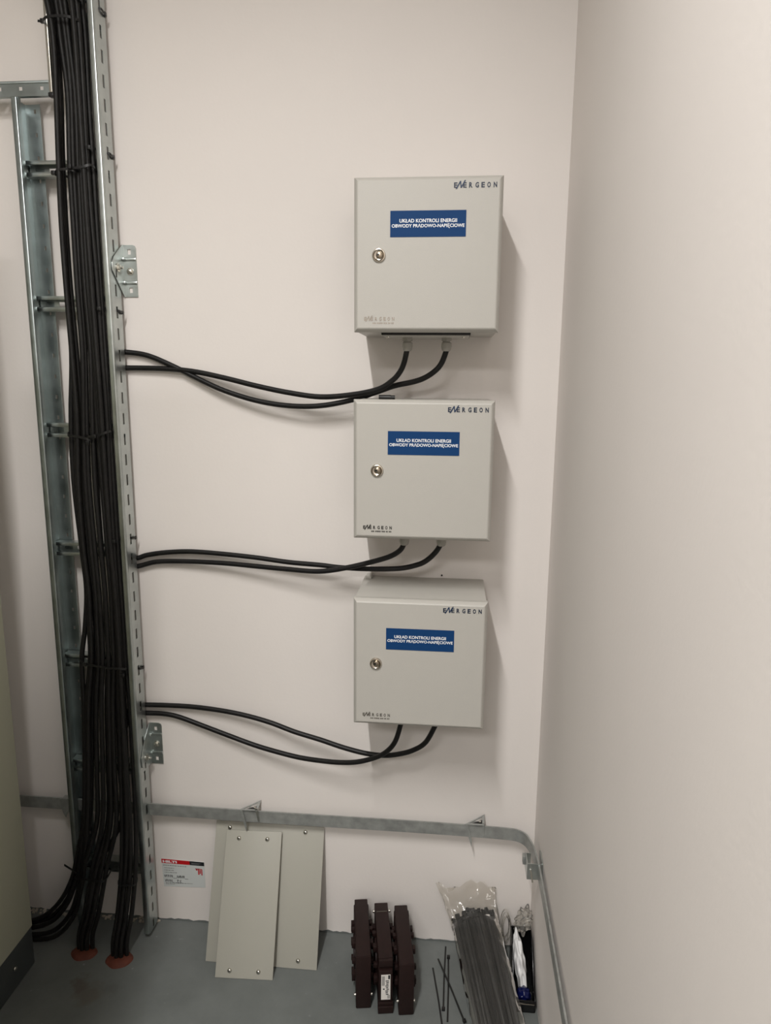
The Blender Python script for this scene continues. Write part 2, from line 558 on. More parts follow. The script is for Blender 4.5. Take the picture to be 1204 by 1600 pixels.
    for sx in (.068, .230):
        MB().lathe([(.004, 0), (.004, .002), (.0, .003)], (x0 + sx, -.147, zb - .006), (0, 0, -1), 10).build('screw', M_BOLT, gp)
    for gx in (.1065, .193):
        g = MB()
        g.lathe([(.0125, 0), (.0125, .006)], (x0 + gx, -.1, zb - .006), (0, 0, -1), 6)
        g.lathe([(.0085, 0.005), (.0085, .011)], (x0 + gx, -.1, zb - .006), (0, 0, -1), 20)
        go = g.build('cable_gland', M_GLAND, e)
        MB().lathe([(.0098, .0095), (.0112, .011), (.0115, .019), (.0100, .026), (.0075, .029), (.0, .029)], (x0 + gx, -.1, zb - .006), (0, 0, -1), 20).build('dome_nut', M_GLAND, go)
    return e

TOPS = (1.9269, 1.4841, 1.0425)
enclosure(TOPS[0], 0.0010, 'uppermost of the three grey steel enclosures, its cable glands showing underneath', True, M_SILVERP, M_SILVERP)
enclosure(TOPS[1], 0.0000, 'middle of the three grey steel enclosures, black stub lying on its top', False, M_DARKP, M_DARKP)
e3 = enclosure(TOPS[2], 0.0000, 'lowest of the three grey steel enclosures, its bare top face showing', False, M_GREYP, M_GREYP)
MB().box(.008, .022, -.034, -.001, TOPS[2] - .004, TOPS[2] + .006, bevel=.002).build('mounting_lug', M_BOX, e3)

# black stub on the middle box
zt = TOPS[1] - .003
st = MB().lathe([(.0052, 0), (.0056, .001), (.0056, .027), (.0046, .0275), (.0046, .036), (.0, .036)], (.046, -.115, zt + .0057), (1, 0.05, 0), 16).build('plug_stub', M_BLACK)
tag(st, 'short black plastic stub lying on top of the middle enclosure', 'stub')
sc = MB().lathe([(.0022, 0), (.0022, .002), (.0, .0025)], (.195, 0, 1.047), (0, -1, 0), 10).build('wall_plug', M_BLACK)
tag(sc, 'tiny black plug in the wall just above the lowest enclosure', 'wall plug')

# ------------------------------------------------------------------ cables from the enclosures to the ladder
WIRES = {
'1L': [(-0.591, -0.011, 1.549), (-0.5, -0.014, 1.548), (-0.418, -0.019, 1.542), (-0.337, -0.026, 1.527), (-0.257, -0.035, 1.509), (-0.177, -0.044, 1.494), (-0.098, -0.055, 1.485), (-0.021, -0.067, 1.491), (0.04, -0.078, 1.504), (0.072, -0.085, 1.523), (0.09, -0.09, 1.542), (0.1, -0.095, 1.563), (0.1065, -0.1, 1.590)],
'1R': [(-0.588, -0.011, 1.587), (-0.531, -0.012, 1.579), (-0.467, -0.015, 1.554), (-0.403, -0.019, 1.524), (-0.339, -0.025, 1.497), (-0.258, -0.032, 1.474), (-0.178, -0.04, 1.463), (-0.1, -0.049, 1.464), (-0.022, -0.053, 1.479), (0.039, -0.055, 1.499), (0.076, -0.060, 1.512), (0.122, -0.072, 1.522), (0.149, -0.083, 1.532), (0.172, -0.092, 1.548), (0.185, -0.096, 1.565), (0.194, -0.1, 1.590)],
'2L': [(-0.587, -0.011, 1.047), (-0.535, -0.012, 1.061), (-0.457, -0.017, 1.066), (-0.353, -0.027, 1.067), (-0.268, -0.038, 1.065), (-0.184, -0.052, 1.064), (-0.102, -0.066, 1.065), (-0.03, -0.076, 1.080), (0.038, -0.085, 1.101), (0.074, -0.09, 1.115), (0.097, -0.096, 1.132), (0.1065, -0.1, 1.150)],
'2R': [(-0.586, -0.011, 1.069), (-0.56, -0.011, 1.078), (-0.508, -0.013, 1.087), (-0.439, -0.016, 1.092), (-0.353, -0.020, 1.089), (-0.269, -0.026, 1.084), (-0.185, -0.034, 1.077), (-0.103, -0.044, 1.075), (-0.056, -0.052, 1.073), (0.015, -0.065, 1.075), (0.092, -0.078, 1.082), (0.136, -0.085, 1.094), (0.159, -0.09, 1.107), (0.18, -0.095, 1.129), (0.193, -0.1, 1.152)],
'3L': [(-0.588, -0.011, 0.64), (-0.539, -0.012, 0.641), (-0.495, -0.014, 0.635), (-0.423, -0.019, 0.614), (-0.352, -0.026, 0.594), (-0.281, -0.033, 0.575), (-0.211, -0.042, 0.563), (-0.158, -0.049, 0.557), (-0.106, -0.059, 0.558), (-0.056, -0.069, 0.562), (-0.007, -0.079, 0.572), (0.041, -0.087, 0.592), (0.071, -0.093, 0.615), (0.092, -0.098, 0.648), (0.1065, -0.1, 0.704)],
'3R': [(-0.587, -0.011, 0.664), (-0.529, -0.012, 0.666), (-0.458, -0.015, 0.667), (-0.386, -0.02, 0.664), (-0.316, -0.026, 0.657), (-0.245, -0.033, 0.644), (-0.176, -0.041, 0.625), (-0.107, -0.049, 0.611), (-0.047, -0.056, 0.597), (0.012, -0.063, 0.588), (0.06, -0.070, 0.589), (0.098, -0.079, 0.6), (0.135, -0.088, 0.618), (0.167, -0.094, 0.646), (0.193, -0.1, 0.704)]}
WL = {'1L': 'black cable from the uppermost enclosure\'s left gland to the slotted rail',
      '1R': 'black cable from the uppermost enclosure\'s right gland, sagging lowest of its pair',
      '2L': 'black cable from the middle enclosure\'s left outlet, lower of its pair at the rail',
      '2R': 'black cable from the middle enclosure\'s right outlet, upper of its pair at the rail',
      '3L': 'black cable from the lowest enclosure\'s left outlet, lower of its pair at the rail',
      '3R': 'black cable from the lowest enclosure\'s right outlet, upper of its pair at the rail'}
for k, P in WIRES.items():
    z0 = P[0][2]
    tail = [(-.655, -.013, z0 - .06), (-.632, -.011, z0 - .012), (-.612, -.010, z0)]
    if k[0] == '1' or k[0] == '2' or k[0] == '3':
        P = tail + [(p[0], p[1], p[2]) for p in P]
    o = MB().tube(P, .0063, seg=12, sub=6).build('control_cable', M_CABLE)
    tag(o, WL[k], 'cable', 'cables from the enclosures to the ladder')

# ------------------------------------------------------------------ cable ladder
XRR, XLR = -0.5855, -0.789
YB, YFR = -0.020, -0.072
lad = empty('cable_ladder', (-0.69, -0.045, 0))
tag(lad, 'vertical galvanised cable ladder carrying the thick black cable bundle', 'cable ladder')
def slotted(mb, fixed, y0, y1, ys0, ys1, z0, z1, phase, pitch, slot, axis='x', t=.0016):
    """plate with a row of real slots; axis 'x' = plate normal x, 'y' = plate normal y"""
    def bx(a0, a1, c0, c1):
        if axis == 'x':
            mb.box(fixed - t / 2, fixed + t / 2, a0, a1, c0, c1)
        else:
            mb.box(a0, a1, fixed - t / 2, fixed + t / 2, c0, c1)
    bx(y0, ys0, z0, z1); bx(ys1, y1, z0, z1)
    z = z0
    k = math.floor((z0 - phase) / pitch)
    while z < z1:
        s0 = phase + k * pitch - slot / 2
        s1 = s0 + slot
        e_ = min(s0, z1)
        if e_ > z:
            bx(ys0, ys1, z, e_)
        z = max(z, s1); k += 1
ZT = 2.95
mb = MB()
slotted(mb, XRR, YFR + .004, YB, -.0500, -.0415, .012, ZT, 2.277, .05, .027, 'x')
mb.box(XRR - .0145, XRR + .0008, YFR - .003, YFR + .0055, .012, ZT, bevel=.0033, seg=3)      # rolled front flange
mb.box(XRR - .006, XRR, YB - .0008, YB + .0008, .012, ZT)                                  # back flange
mb.build('side_rail', M_GALV, lad)
mb = MB()
slotted(mb, XLR, YFR + .004, YB, -.0475, -.0445, .012, 2.142, 2.277, .05, .006, 'x')
mb.box(XLR - .0008, XLR + .0135, YFR - .003, YFR + .0050, .012, 2.142, bevel=.0030, seg=3)
mb.box(XLR + .0120, XLR + .0135, YFR + .004, YFR + .013, .012, 2.142)
slotted(mb, YB, XLR, XLR + .036, XLR + .021, XLR + .026, .012, 2.142, 2.277, .05, .009, 'y')
mb.build('side_rail', M_GALVB, lad)
for k in range(8):
    zc = 1.997 - .3 * k + .3
    if zc < .05:
        continue
    x0 = XLR + .004 if zc < 2.142 else -.70
    x1 = XRR - .002
    h = .0165
    mb = MB()
    ya, yb2 = -.048, -.0235
    mb.box(x0, x1, yb2 - .0008, yb2 + .0008, zc - h, zc - .006)
    mb.box(x0, x1, yb2 - .0008, yb2 + .0008, zc + .006, zc + h)
    xx = x0
    while xx < x1 - .001:                       # slots in the back of the rung
        mb.box(xx, min(xx + .012, x1), yb2 - .0008, yb2 + .0008, zc - .006, zc + .006)
        xx += .034
    for s in (-1, 1):
        mb.box(x0, x1, ya, yb2, zc + s * h - .0008, zc + s * h + .0008)
        mb.box(x0, x1, ya - .0018, ya + .0016, min(zc + s * h, zc + s * (h - .0085)), max(zc + s * h, zc + s * (h - .0085)), bevel=.0015)
    mb.build('rung', M_GALV, lad)
# upper length of left side rail, half hidden behind the cables
mb = MB()
mb.box(-.6985, -.6895, -.0745, -.066, 2.146, ZT, bevel=.003, seg=3)
mb.box(-.7000, -.6985, -.070, -.02, 2.146, ZT)
ur = mb.build('upper_side_rail', M_BOLT, lad)
MB().box(-.7005, -.688, -.0760, -.062, 2.138, 2.147, bevel=.002).build('end_cap', M_BLACK, ur)

# horizontal rail of the ladder that branches off to the left
hr = MB()
xh0, xh1 = -1.7, -.690
y_h = -.052
zh0, zh1 = 2.148, 2.176
hx = [-.727, -.777, -.827, -.877, -.927, -.977]
edges = [xh0] + sorted(sum([[a - .004, a + .004] for a in hx], [])) + [xh1]
hr.box(xh0, xh1, y_h - .0008, y_h + .0008, zh0, 2.160)
hr.box(xh0, xh1, y_h - .0008, y_h + .0008, 2.168, zh1)
for i in range(0, len(edges), 2):
    hr.box(edges[i], edges[i + 1], y_h - .0008, y_h + .0008, 2.160, 2.168)
hr.box(xh0, xh1, y_h - .003, y_h + .003, zh1 - .002, zh1 + .004, bevel=.002)
hr.box(xh0, xh1, y_h, -.042, zh0, zh0 + .0016)
hr.box(xh0, xh1, y_h, -.042, zh1, zh1 + .0016)
o = hr.build('ladder_crossrail', M_GALVB)
tag(o, 'horizontal perforated galvanised rail branching left at the top of the cable ladder', 'rail')

# wall brackets
def bracket(zc, wing, bolt_z, label, flip):
    b = empty('wall_bracket', (-.567, 0, zc - .06))
    tag(b, label, 'bracket', 'wall brackets of the cable ladder')
    mb = MB()
    xs = (-.5838, -.5710, -.5630, -.5505)
    mb.box(xs[0], xs[1], -.003, -.0005, zc - .0597, zc + .0597)
    mb.prism([(xs[2], zc - .0597), (xs[3], zc - .0597), (xs[3], zc + .052), (xs[3] - .0025, zc + .0577), (xs[3] - .008, zc + .0597), (xs[2], zc + .0597)], 'y', -.003, -.0005)
    for (a0, a1) in ((-.0597, -.050), (-.038, .038), (.050, .0597)):
        mb.box(xs[1], xs[2], -.003, -.0005, zc + a0, zc + a1)
    # two pressed ribs
    for s in (-.027, .027):
        mb.box(xs[0] + .003, xs[3], -.0052, -.002, zc + s - .004, zc + s + .004, bevel=.0018)
        mb.box(-.5838, -.5768, -.012, -.0022, zc + s - .004, zc + s + .004, bevel=.0028)
    mb.build('wall_plate', M_GALV, b)
    w = MB().prism([(p, zc + q) for p, q in wing], 'x', -.5842, -.5820, bevel=.0004).build('side_wing', M_GALV, b)
    MB().box(-.5819, -.5812, -.046, -.0425, zc + bolt_z - .024, zc + bolt_z - .008).build('wing_slot', M_BOXIN, w)
    bo = MB()
    bo.lathe([(.0105, 0), (.0105, .0016), (.0, .0016)], (-.5820, -.034, zc + bolt_z), (1, 0, 0), 20)
    bo.lathe([(.0065, 0.0016), (.0065, .0066), (.0045, .0072), (.0, .0072)], (-.5820, -.034, zc + bolt_z), (1, 0, 0), 6)
    bo.lathe([(.0036, 0.0066), (.0036, .012), (.0, .0125)], (-.5820, -.034, zc + bolt_z), (1, 0, 0), 10)
    bo.build('wing_bolt', M_BOLT, b)
    so = MB()
    so.lathe([(.0085, 0), (.0085, .0014), (.0, .0014)], (-.5665, -.003, zc - .001), (0, -1, 0), 20)
    so.lathe([(.0055, .0014), (.0055, .0055), (.004, .0064), (.0, .0064)], (-.5665, -.003, zc - .001), (0, -1, 0), 6)
    so.build('anchor_screw', M_BOLT, b)
bracket(1.7765, [(-.0005, .0597), (-.0005, -.0597), (-.006, -.0597), (-.062, -.006), (-.062, .012), (-.052, .026), (-.006, .0597)], .004,
        'upper galvanised wall bracket bolted to the slotted ladder rail', False)
bracket(.5485, [(-.0005, .0597), (-.0005, -.0597), (-.03, -.0540), (-.062, -.040), (-.064, -.012), (-.04, .030), (-.008, .0597)], -.026,
        'lower galvanised wall bracket bolted to the slotted ladder rail', True)

# ------------------------------------------------------------------ the cable bundle
LEVELS = [2.84, 2.6, 2.345, 2.25, 2.14, 2.0, 1.87, 1.73, 1.58, 1.43, 1.277, 1.116, 1.0, .90, .812, .69, .50, .36]
LEFT = [-.83, -.745, -.696, -.685, -.682, -.690, -.694, -.695, -.694, -.698, -.708, -.706, -.700, -.702, -.706, -.726, -.738, -.748]
RIGHT = [-.64, -.622, -.607, -.605, -.605, -.605, -.605, -.605, -.605, -.605, -.605, -.604, -.604, -.603, -.603, -.601, -.599, -.596]
D = .0122
R_ = D / 2
rb = random.Random(11)
def lerp(a, b, t): return a + (b - a) * t
def cable(front, slot, n, group, end, label, loop=None, shift=None):
    P = []
    ph = rb.uniform(0, 6.28)
    wob = rb.uniform(.0015, .0048) if 0 < slot < 6.9 else .001
    fq = rb.uniform(2.0, 5.0)
    for i, z in enumerate(LEVELS):
        L = LEFT[i] + R_; Rr = RIGHT[i] - R_
        t = slot / (n - 1)
        xx = lerp(L, Rr, t) + wob * math.sin(fq * z + ph) + rb.uniform(-.0012, .0012)
        if shift:
            xx += shift(z)
        yy = (-.076 if front == 0 else (-.0635 if front == 1 else -.0865)) + .0035 * math.sin(fq * .8 * z + ph * 1.7)
        if z < .6:
            yy -= (.6 - z) * .06
        if loop:
            dx = loop(z)
            xx += dx
        P.append((xx, yy, z))
    P += end
    o = MB().tube(P, R_, seg=10, sub=5).build('power_cable', M_CABLEB)
    tag(o, label, 'cable', group)
    return o
def seal_end(cx, cyy, k, s0):
    a = (k - 1.5)
    ox, oy = ((-.0185, -.002), (-.0062, -.008), (.0062, -.006), (.0185, .002))[k]
    return [(cx + s0[0] + ox * 1.02, -.104 + oy * .5, .235), (cx + s0[1] + ox, -.124 + oy, .115), (cx + ox * .97, cyy + oy, .045), (cx + ox * .95, cyy - .004 + oy, -.01)]
GA = 'bundle cables going into the right floor seal'
GB = 'bundle cables going into the left floor seal'
GC = 'bundle cables bending away behind the cabinet'
LA = 'black bundle cable running beside the slotted rail into the right red floor seal'
LB = 'black bundle cable coming down into the left red floor seal'
LC = 'black bundle cable bending left near the floor to pass behind the cabinet'
SA, SB = (-.636, -.141), (-.738, -.128)
gapL = lambda z: -.0045 if 1.5 < z < 2.2 else -.001
# right group
for k, (fr, sl) in enumerate(((0, 5.6), (2, 6.15), (0, 6.55), (1, 7))):
    cable(fr, sl, 8, GA, seal_end(SA[0], SA[1], k, (.018, .009)), LA)
# middle group
gapM = lambda z: .0050 if 1.5 < z < 2.2 else .001
for k, (fr, sl) in enumerate(((0, 2.62), (1, 3.3), (0, 3.8), (0, 4.75))):
    cable(fr, sl, 8, GB, seal_end(SB[0], SB[1], k, (.040, .020)), LB, shift=gapM)
# left group
def bump(z, zc, w, a):
    return a * math.exp(-((z - zc) / w) ** 2)
ends = []
for k in range(5):
    o_ = (0, .013, .026, .008, .034)[k]
    yy = (-.082, -.088, -.094, -.076, -.100)[k]
    ends.append([(-.770 + o_ * 1.0, yy - .004, .25), (-.787 + o_ * 1.05, yy - .008, .185 - o_ * .3), (-.822 + o_ * 1.2, yy - .012, .118 - o_ * 1.1),
                 (-.868 + o_ * .9, yy - .020, .072 - o_ * 1.45), (-.930, yy - .022, .050 - o_ * 1.15), (-1.04, yy - .012, .045 - o_ * 1.0), (-1.2, yy, .045 - o_)])
loop2 = lambda z: bump(z, .82, .09, -.021) + bump(z, 1.40, .14, -.012)
cable(0, 0, 8, GC, ends[0], 'leftmost black bundle cable, bowing out of the bundle in two loops', loop=loop2)
cable(0, .0, 8, GC, ends[1], LC, shift=lambda z: .0015 + (.010 if z < 1.05 else 0) * 0 + (.0025 if z < .7 else 0))
cable(2, .85, 8, GC, ends[2], LC, shift=gapL)
cable(1, .75, 8, GC, ends[3], LC, shift=gapL)
cable(0, 1.9, 8, GC, ends[4], LC, shift=lambda z: .006 if 1.5 < z < 2.2 else 0)
cable(1, 5.0, 8, GB, seal_end(SB[0] + .0, SB[1] + .012, 1, (.040, .020)), LB)
cable(1, 6.0, 8, GA, seal_end(SA[0] + .0, SA[1] + .012, 2, (.018, .009)), LA)

# firestop sealant patches
def seal(cx, cyy, rx, ry, seed, label):
    r = random.Random(seed)
    mb = MB()
    n = 26
    prof = [(1.0, 0.0), (.93, .004), (.75, .0075), (.4, .009), (0.05, .009)]
    rad = [1 + r.uniform(-.10, .10) for _ in range(n)]
    rad = [(rad[i] * 2 + rad[i - 1] + rad[(i + 1) % n]) / 4 for i in range(n)]
    V = []; F = []
    for (q, h) in prof:
        for k in range(n):
            a = 2 * math.pi * k / n
            V.append((cx + math.cos(a) * rx * q * rad[k], cyy + math.sin(a) * ry * q * rad[k], h + (r.uniform(-.001, .001) if 0 < h else 0)))
    for i in range(len(prof) - 1):
        for k in range(n):
            F.append((i * n + k, i * n + (k + 1) % n, (i + 1) * n + (k + 1) % n, (i + 1) * n + k))
    F.append(tuple((len(prof) - 1) * n + k for k in range(n)))
    F.append(tuple(n - 1 - k for k in range(n)))
    mb.geo(V, F)
    o = mb.build('firestop_seal', M_SEAL, angle=80)
    tag(o, label, 'sealant', 'red firestop seals on the floor')
seal(SA[0] + .000, SA[1] - .012, .036, .028, 5, 'red-brown firestop sealant round the cables nearest the slotted rail')
seal(SB[0] - .002, SB[1] - .012, .036, .027, 8, 'red-brown firestop sealant round the cables nearer the cabinet')

# cable ties binding the bundle
def band(name, x0, x1, yb_, yf_, z, tilt, label, head=None, w=.0055, tail=None, group='ties round the cable bundle'):
    t = empty(name, ((x0 + x1) / 2, (yb_ + yf_) / 2, z))
    tag(t, label, 'cable tie', group)
    n = 28
    P = []
    for k in range(n + 1):
        a = 2 * math.pi * k / n
        cx_, sx_ = math.cos(a), math.sin(a)
        ex = abs(cx_) ** .55 * (1 if cx_ > 0 else -1); ey = abs(sx_) ** .55 * (1 if sx_ > 0 else -1)
        xx = (x0 + x1) / 2 + ex * (x1 - x0) / 2
        P.append((xx, (yb_ + yf_) / 2 + ey * (yb_ - yf_) / 2, z + tilt * (xx - x0) + .0025 * math.sin(3 * a + x0 * 90)))
    MB().ribbon(P, (0, 0, w), .0014, sub=1).build('band', M_TIE, t)
    if head:
        hx_, hy_, hz_ = head
        MB().box(hx_ - .0045, hx_ + .0045, hy_ - .005, hy_ + .002, hz_ - .0045, hz_ + .0045, bevel=.001).build('head', M_TIE, t)
    if tail:
        MB().ribbon(tail, (0, .0012, w * .9), .0013, sub=4).build('tail', M_TIE, t)
    return t
band('cable_tie', -.694, -.640, -.0500, -.095, 1.976, .12, 'black cable tie round the bundle at the topmost visible rung', head=(-.690, -.094, 1.974))
band('cable_tie', -.659, -.602, -.0500, -.095, 1.985, .06, 'black cable tie on the right half of the bundle at the topmost visible rung', head=(-.650, -.097, 1.985))
band('cable_tie', -.709, -.648, -.0500, -.095, 1.392, -.25, 'black cable tie round the bundle near the middle enclosure height, left half', head=(-.652, -.097, 1.372))
band('cable_tie', -.662, -.602, -.0500, -.095, 1.385, .2, 'black cable tie round the bundle near the middle enclosure height, right half', head=(-.634, -.098, 1.388))
band('cable_tie', -.722, -.602, -.0500, -.096, .815, -.16, 'black cable tie round the bundle level with the lowest enclosure top', head=(-.700, -.098, .81))
band('cable_tie', -.696, -.612, -.050, -.095, 2.287, -.02, 'black cable tie with a stub at the top of the cable bundle', head=(-.7000, -.0755, 2.288),
     tail=[(-.697, -.0745, 2.288), (-.706, -.0745, 2.289), (-.7125, -.074, 2.290)])
band('cable_tie', -.643, -.597, -.090, -.126, .205, -.05, 'black cable tie round the cables that enter the right floor seal')
band('cable_tie', -.764, -.676, -.074, -.128, .214, -.03, 'black cable tie round the cables above the left floor seal',
     tail=[(-.758, -.11, .216), (-.775, -.105, .222), (-.800, -.10, .232)])
# ties through the slots of the side rail
for i, (z, lb) in enumerate(((2.026, 'black tie through the slotted rail above the upper bracket'), (1.680, 'black tie through the slotted rail below the upper bracket'),
                             (1.128, 'black tie through the slotted rail just above the middle enclosure cables'), (.779, 'black tie through the slotted rail above the lowest enclosure cables'),
                             (2.322, 'black tie through the slotted rail at the top edge of the photo'))):
    t = empty('cable_tie', (-.60, -.05, z))
    tag(t, lb, 'cable tie', 'ties looped through the side rail')
    MB().ribbon([(-.6035, -.074, z + .003), (-.596, -.060, z + .003), (XRR - .002, -.0455, z + .002), (XRR + .004, -.043, z + .001), (XRR + .005, -.030, z - .002), (XRR + .002, -.018, z - .003)], (0, 0, .0048), .0013, sub=5).build('band', M_TIE, t)
    MB().box(-.6125, -.6045, -.091, -.083, z - .003, z + .006, bevel=.001).build('head', M_TIE, t)
    MB().box(XRR + .003, XRR + .0065, -.0300, -.0235, z - .006, z + .003, bevel=.0008).build('tail_end', M_TIE, t)

# ------------------------------------------------------------------ earthing strip
ZS = .366
path = [(-1.75, -.028, ZS + .001), (-1.2, -.028, ZS), (-.9, -.028, ZS), (-.574, -.028, ZS + .0005), (-.3, -.028, ZS - .001), (-.078, -.028, ZS - .001), (.15, -.029, ZS), (.30, -.0295, ZS - .001),
        (.385, -.031, ZS - .002), (.410, -.035, ZS - .003), (.426, -.047, ZS - .004), (.435, -.068, ZS - .004), (.441, -.097, ZS - .003), (.4455, -.150, ZS - .002), (.447, -.25, ZS - .002), (.4465, -.45, ZS - .004), (.4460, -.60, ZS - .006), (.446, -1.0, ZS - .006), (.446, -1.6, ZS - .006)]
o = MB().ribbon(path, (0, 0, .0335), .0042, sub=5).build('earthing_strip', M_STRIP)
tag(o, 'grey galvanised earthing strip along the back wall, bent round the corner', 'metal strip')

def strip_clip(xc, zc, label, kind):
    c = empty('strip_clip', (xc, -.02, zc - .02))
    tag(c, label, 'clip', 'clips holding the earthing strip')
    MB().box(xc - .012, xc + .012, -.0255, -.0005, zc - .009, zc + .009, bevel=.002).build('stand_off', M_STRIP, c)
    # triangular top leaf, bent up at the right, with a screw hole rim
    mb = MB()
    T = [Vector((xc - .030, -.035, zc + .0185)), Vector((xc + .021, -.037, zc + .0205)), Vector((xc + .023, -.003, zc + .0300))]
    g = (T[0] + T[1] + T[2]) / 3
    In = [g + (p - g) * .66 for p in T]
    dz = Vector((0, 0, .0020))
    for k in range(3):
        k2 = (k + 1) % 3
        q = [T[k], T[k2], In[k2], In[k]]
        mb.geo([v for v in q] + [v + dz for v in q], [(3, 2, 1, 0), (4, 5, 6, 7), (0, 1, 5, 4), (1, 2, 6, 5), (2, 3, 7, 6), (3, 0, 4, 7)])
    tl = mb.build('top_leaf', M_STRIP, c, smooth=False)
    MB().lathe([(.0034, 0), (.0034, .0022), (.0, .0022)], (xc + .010, -.023, zc + .0215), (0, -.1, 1), 12).build('rivet', M_BOLT, tl)
    MB().prism([(p.x, p.y) for p in [g + (t_ - g) * .74 for t_ in T]], 'z', zc + .0172, zc + .0186).build('hole_shade', M_BLACK, tl)  # black sheet standing in for the shade inside the leaf's open middle
    # right prong folded over the strip
    mb = MB()
    if kind == 0:
        mb.prism([(xc + .012, zc + .030), (xc + .022, zc + .027), (xc + .026, zc - .009), (xc + .0215, zc - .010), (xc + .018, zc + .012)], 'y', -.0365, -.0335)
    else:
        mb.prism([(xc + .016, zc + .028), (xc + .021, zc + .026), (xc + .022, zc - .008), (xc + .018, zc - .009)], 'y', -.0355, -.0328)
    mb.build('prong', M_BOLT if kind == 0 else M_STRIP, c, smooth=False)
    # left pointed prong hanging below the strip
    mb = MB()
    mb.prism([(xc - .028, zc + .0195), (xc - .020, zc + .018), (xc - .0095, zc - .026), (xc - .0105, zc - .043), (xc - .016, zc - .024)], 'y', -.0362, -.0335)
    mb.build('prong', M_STRIP, c, smooth=False)
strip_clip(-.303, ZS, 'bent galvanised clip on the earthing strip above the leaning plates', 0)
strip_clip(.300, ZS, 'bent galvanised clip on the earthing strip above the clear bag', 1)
# clip behind the left ladder rail
c = empty('strip_clip', (-.83, -.02, ZS - .02))
tag(c, 'galvanised clip on the earthing strip between the cabinet and the ladder', 'clip', 'clips holding the earthing strip')
MB().box(-.842, -.815, -.0255, -.0005, ZS - .009, ZS + .009, bevel=.002).build('stand_off', M_STRIP, c)
MB().prism([(-.838, ZS + .019), (-.806, ZS + .021), (-.806, ZS - .016), (-.818, ZS - .022), (-.824, ZS - .038), (-.832, ZS - .022)], 'y', -.0358, -.0325, bevel=.0006).build('prong', M_STRIP, c, smooth=False)
# clamp on the right wall
c = empty('strip_clamp', (.44, -.15, ZS - .025))
tag(c, 'small open galvanised clamp holding the strip on the right wall', 'clamp')
mb = MB()
y0, y1 = -.168, -.122
mb.box(.418, .420, y0, y1, ZS - .024, ZS + .016)
mb.box(.418, .4555, y0 - .002, y0, ZS - .024, ZS + .018)
mb.box(.418, .432, y1, y1 + .002, ZS - .024, ZS + .012)
mb.box(.4525, .4555, y0, y1, ZS - .024, ZS + .022)
mb.build('clamp_body', M_GALV, c, smooth=False)
MB().box(.4115, .4185, y1 - .012, y1 + .003, ZS - .012, ZS + .010, bevel=.001).build('clamp_lug', M_STRIP, c)
MB().prism([(.424, ZS + .004), (.428, ZS + .004), (.434, ZS - .030), (.430, ZS - .030)], 'y', y0 - .0045, y0 - .002).build('tongue', M_BOLT, c, smooth=False)

# ------------------------------------------------------------------ information card on the wall
card = MB()
A0, A1, C1, C0 = Vector((-.573, 0, .195)), Vector((-.449, 0, .1925)), Vector((-.448, 0, .1125)), Vector((-.569, 0, .1075))
def cpt(u_, v_, y=-.0008):
    p = (A0 * (1 - u_) + A1 * u_) * (1 - v_) + (C0 * (1 - u_) + C1 * u_) * v_
    return (p.x, y, p.z)
def crect(mb, u0, u1, v0, v1, y=-.0010):
    mb.geo([cpt(u0, v1, y), cpt(u1, v1, y), cpt(u1, v0, y), cpt(u0, v0, y)], [(0, 1, 2, 3)])
V = [cpt(0, 1), cpt(1, 1), cpt(1, 0), cpt(0, 0), cpt(0, 1, -.0001), cpt(1, 1, -.0001), cpt(1, 0, -.0001), cpt(0, 0, -.0001)]
card.geo(V, [(0, 1, 2, 3), (7, 6, 5, 4), (0, 4, 5, 1), (1, 5, 6, 2), (2, 6, 7, 3), (3, 7, 4, 0)])
co = card.build('marking_card', M_CARD, smooth=False)
tag(co, 'small white card with a red header stuck low on the wall beside the rail', 'card')
mb = MB(); crect(mb, 0, .66, 0, .15); mb.build('red_header', M_RED, co, smooth=False)
mb = MB(); crect(mb, .66, 1, 0, .15); mb.build('black_header', M_INK, co, smooth=False)
mb = MB()
tv, tf = text_geo('HILTI', .045)
ax = min(v[0] for v in tv); bx = max(v[0] for v in tv); az = min(v[1] for v in tv); bz = max(v[1] for v in tv)
mb.geo([cpt(.03 + (v[0] - ax) / (bx - ax) * .33, .125 - (v[1] - az) / (bz - az) * .085, -.0013) for v in tv], tf)
mb.build('header_lettering', M_WHITE, co, smooth=False)
mb = MB(); crect(mb, .70, .92, .06, .075, -.0013); crect(mb, .70, .88, .09, .105, -.0013); mb.build('header_small_print', M_LGREY, co, smooth=False)
mb = MB()
rc = random.Random(5)
def dashes(v, u0, u1, h):
    u_ = u0
    while u_ < u1:
        w_ = rc.uniform(.012, .05)
        crect(mb, u_, min(u_ + w_, u1), v, v + h)
        u_ += w_ + .012
dashes(.215, .03, .58, .022); dashes(.31, .05, .28, .022); dashes(.39, .05, .27, .022); dashes(.47, .05, .34, .022)
dashes(.855, .05, .70, .022); dashes(.90, .05, .28, .018)
mb.build('small_print', M_LGREY, co, smooth=False)['kind'] = 'stuff'
mb = MB()
def pen(pts):
    for (a, b) in zip(pts, pts[1:]):
        p, q = Vector(cpt(*a, -.0012)), Vector(cpt(*b, -.0012))
        d = (q - p).normalized(); n_ = Vector((-d.z, 0, d.x)) * .0005
        mb.geo([p + n_, p - n_, q - n_, q + n_], [(0, 1, 2, 3)])
def scrawl(u0, u1, v0, v1, n, seed):
    r = random.Random(seed); w_ = (u1 - u0) / n
    for k in range(n):
        a = u0 + k * w_
        pen([(a + r.uniform(0, .3) * w_, v0 + r.uniform(0, .3) * (v1 - v0)), (a + r.uniform(.1, .8) * w_, v1), (a + r.uniform(.4, .9) * w_, v0), (a + .8 * w_, lerp(v0, v1, r.uniform(.4, 1)))])
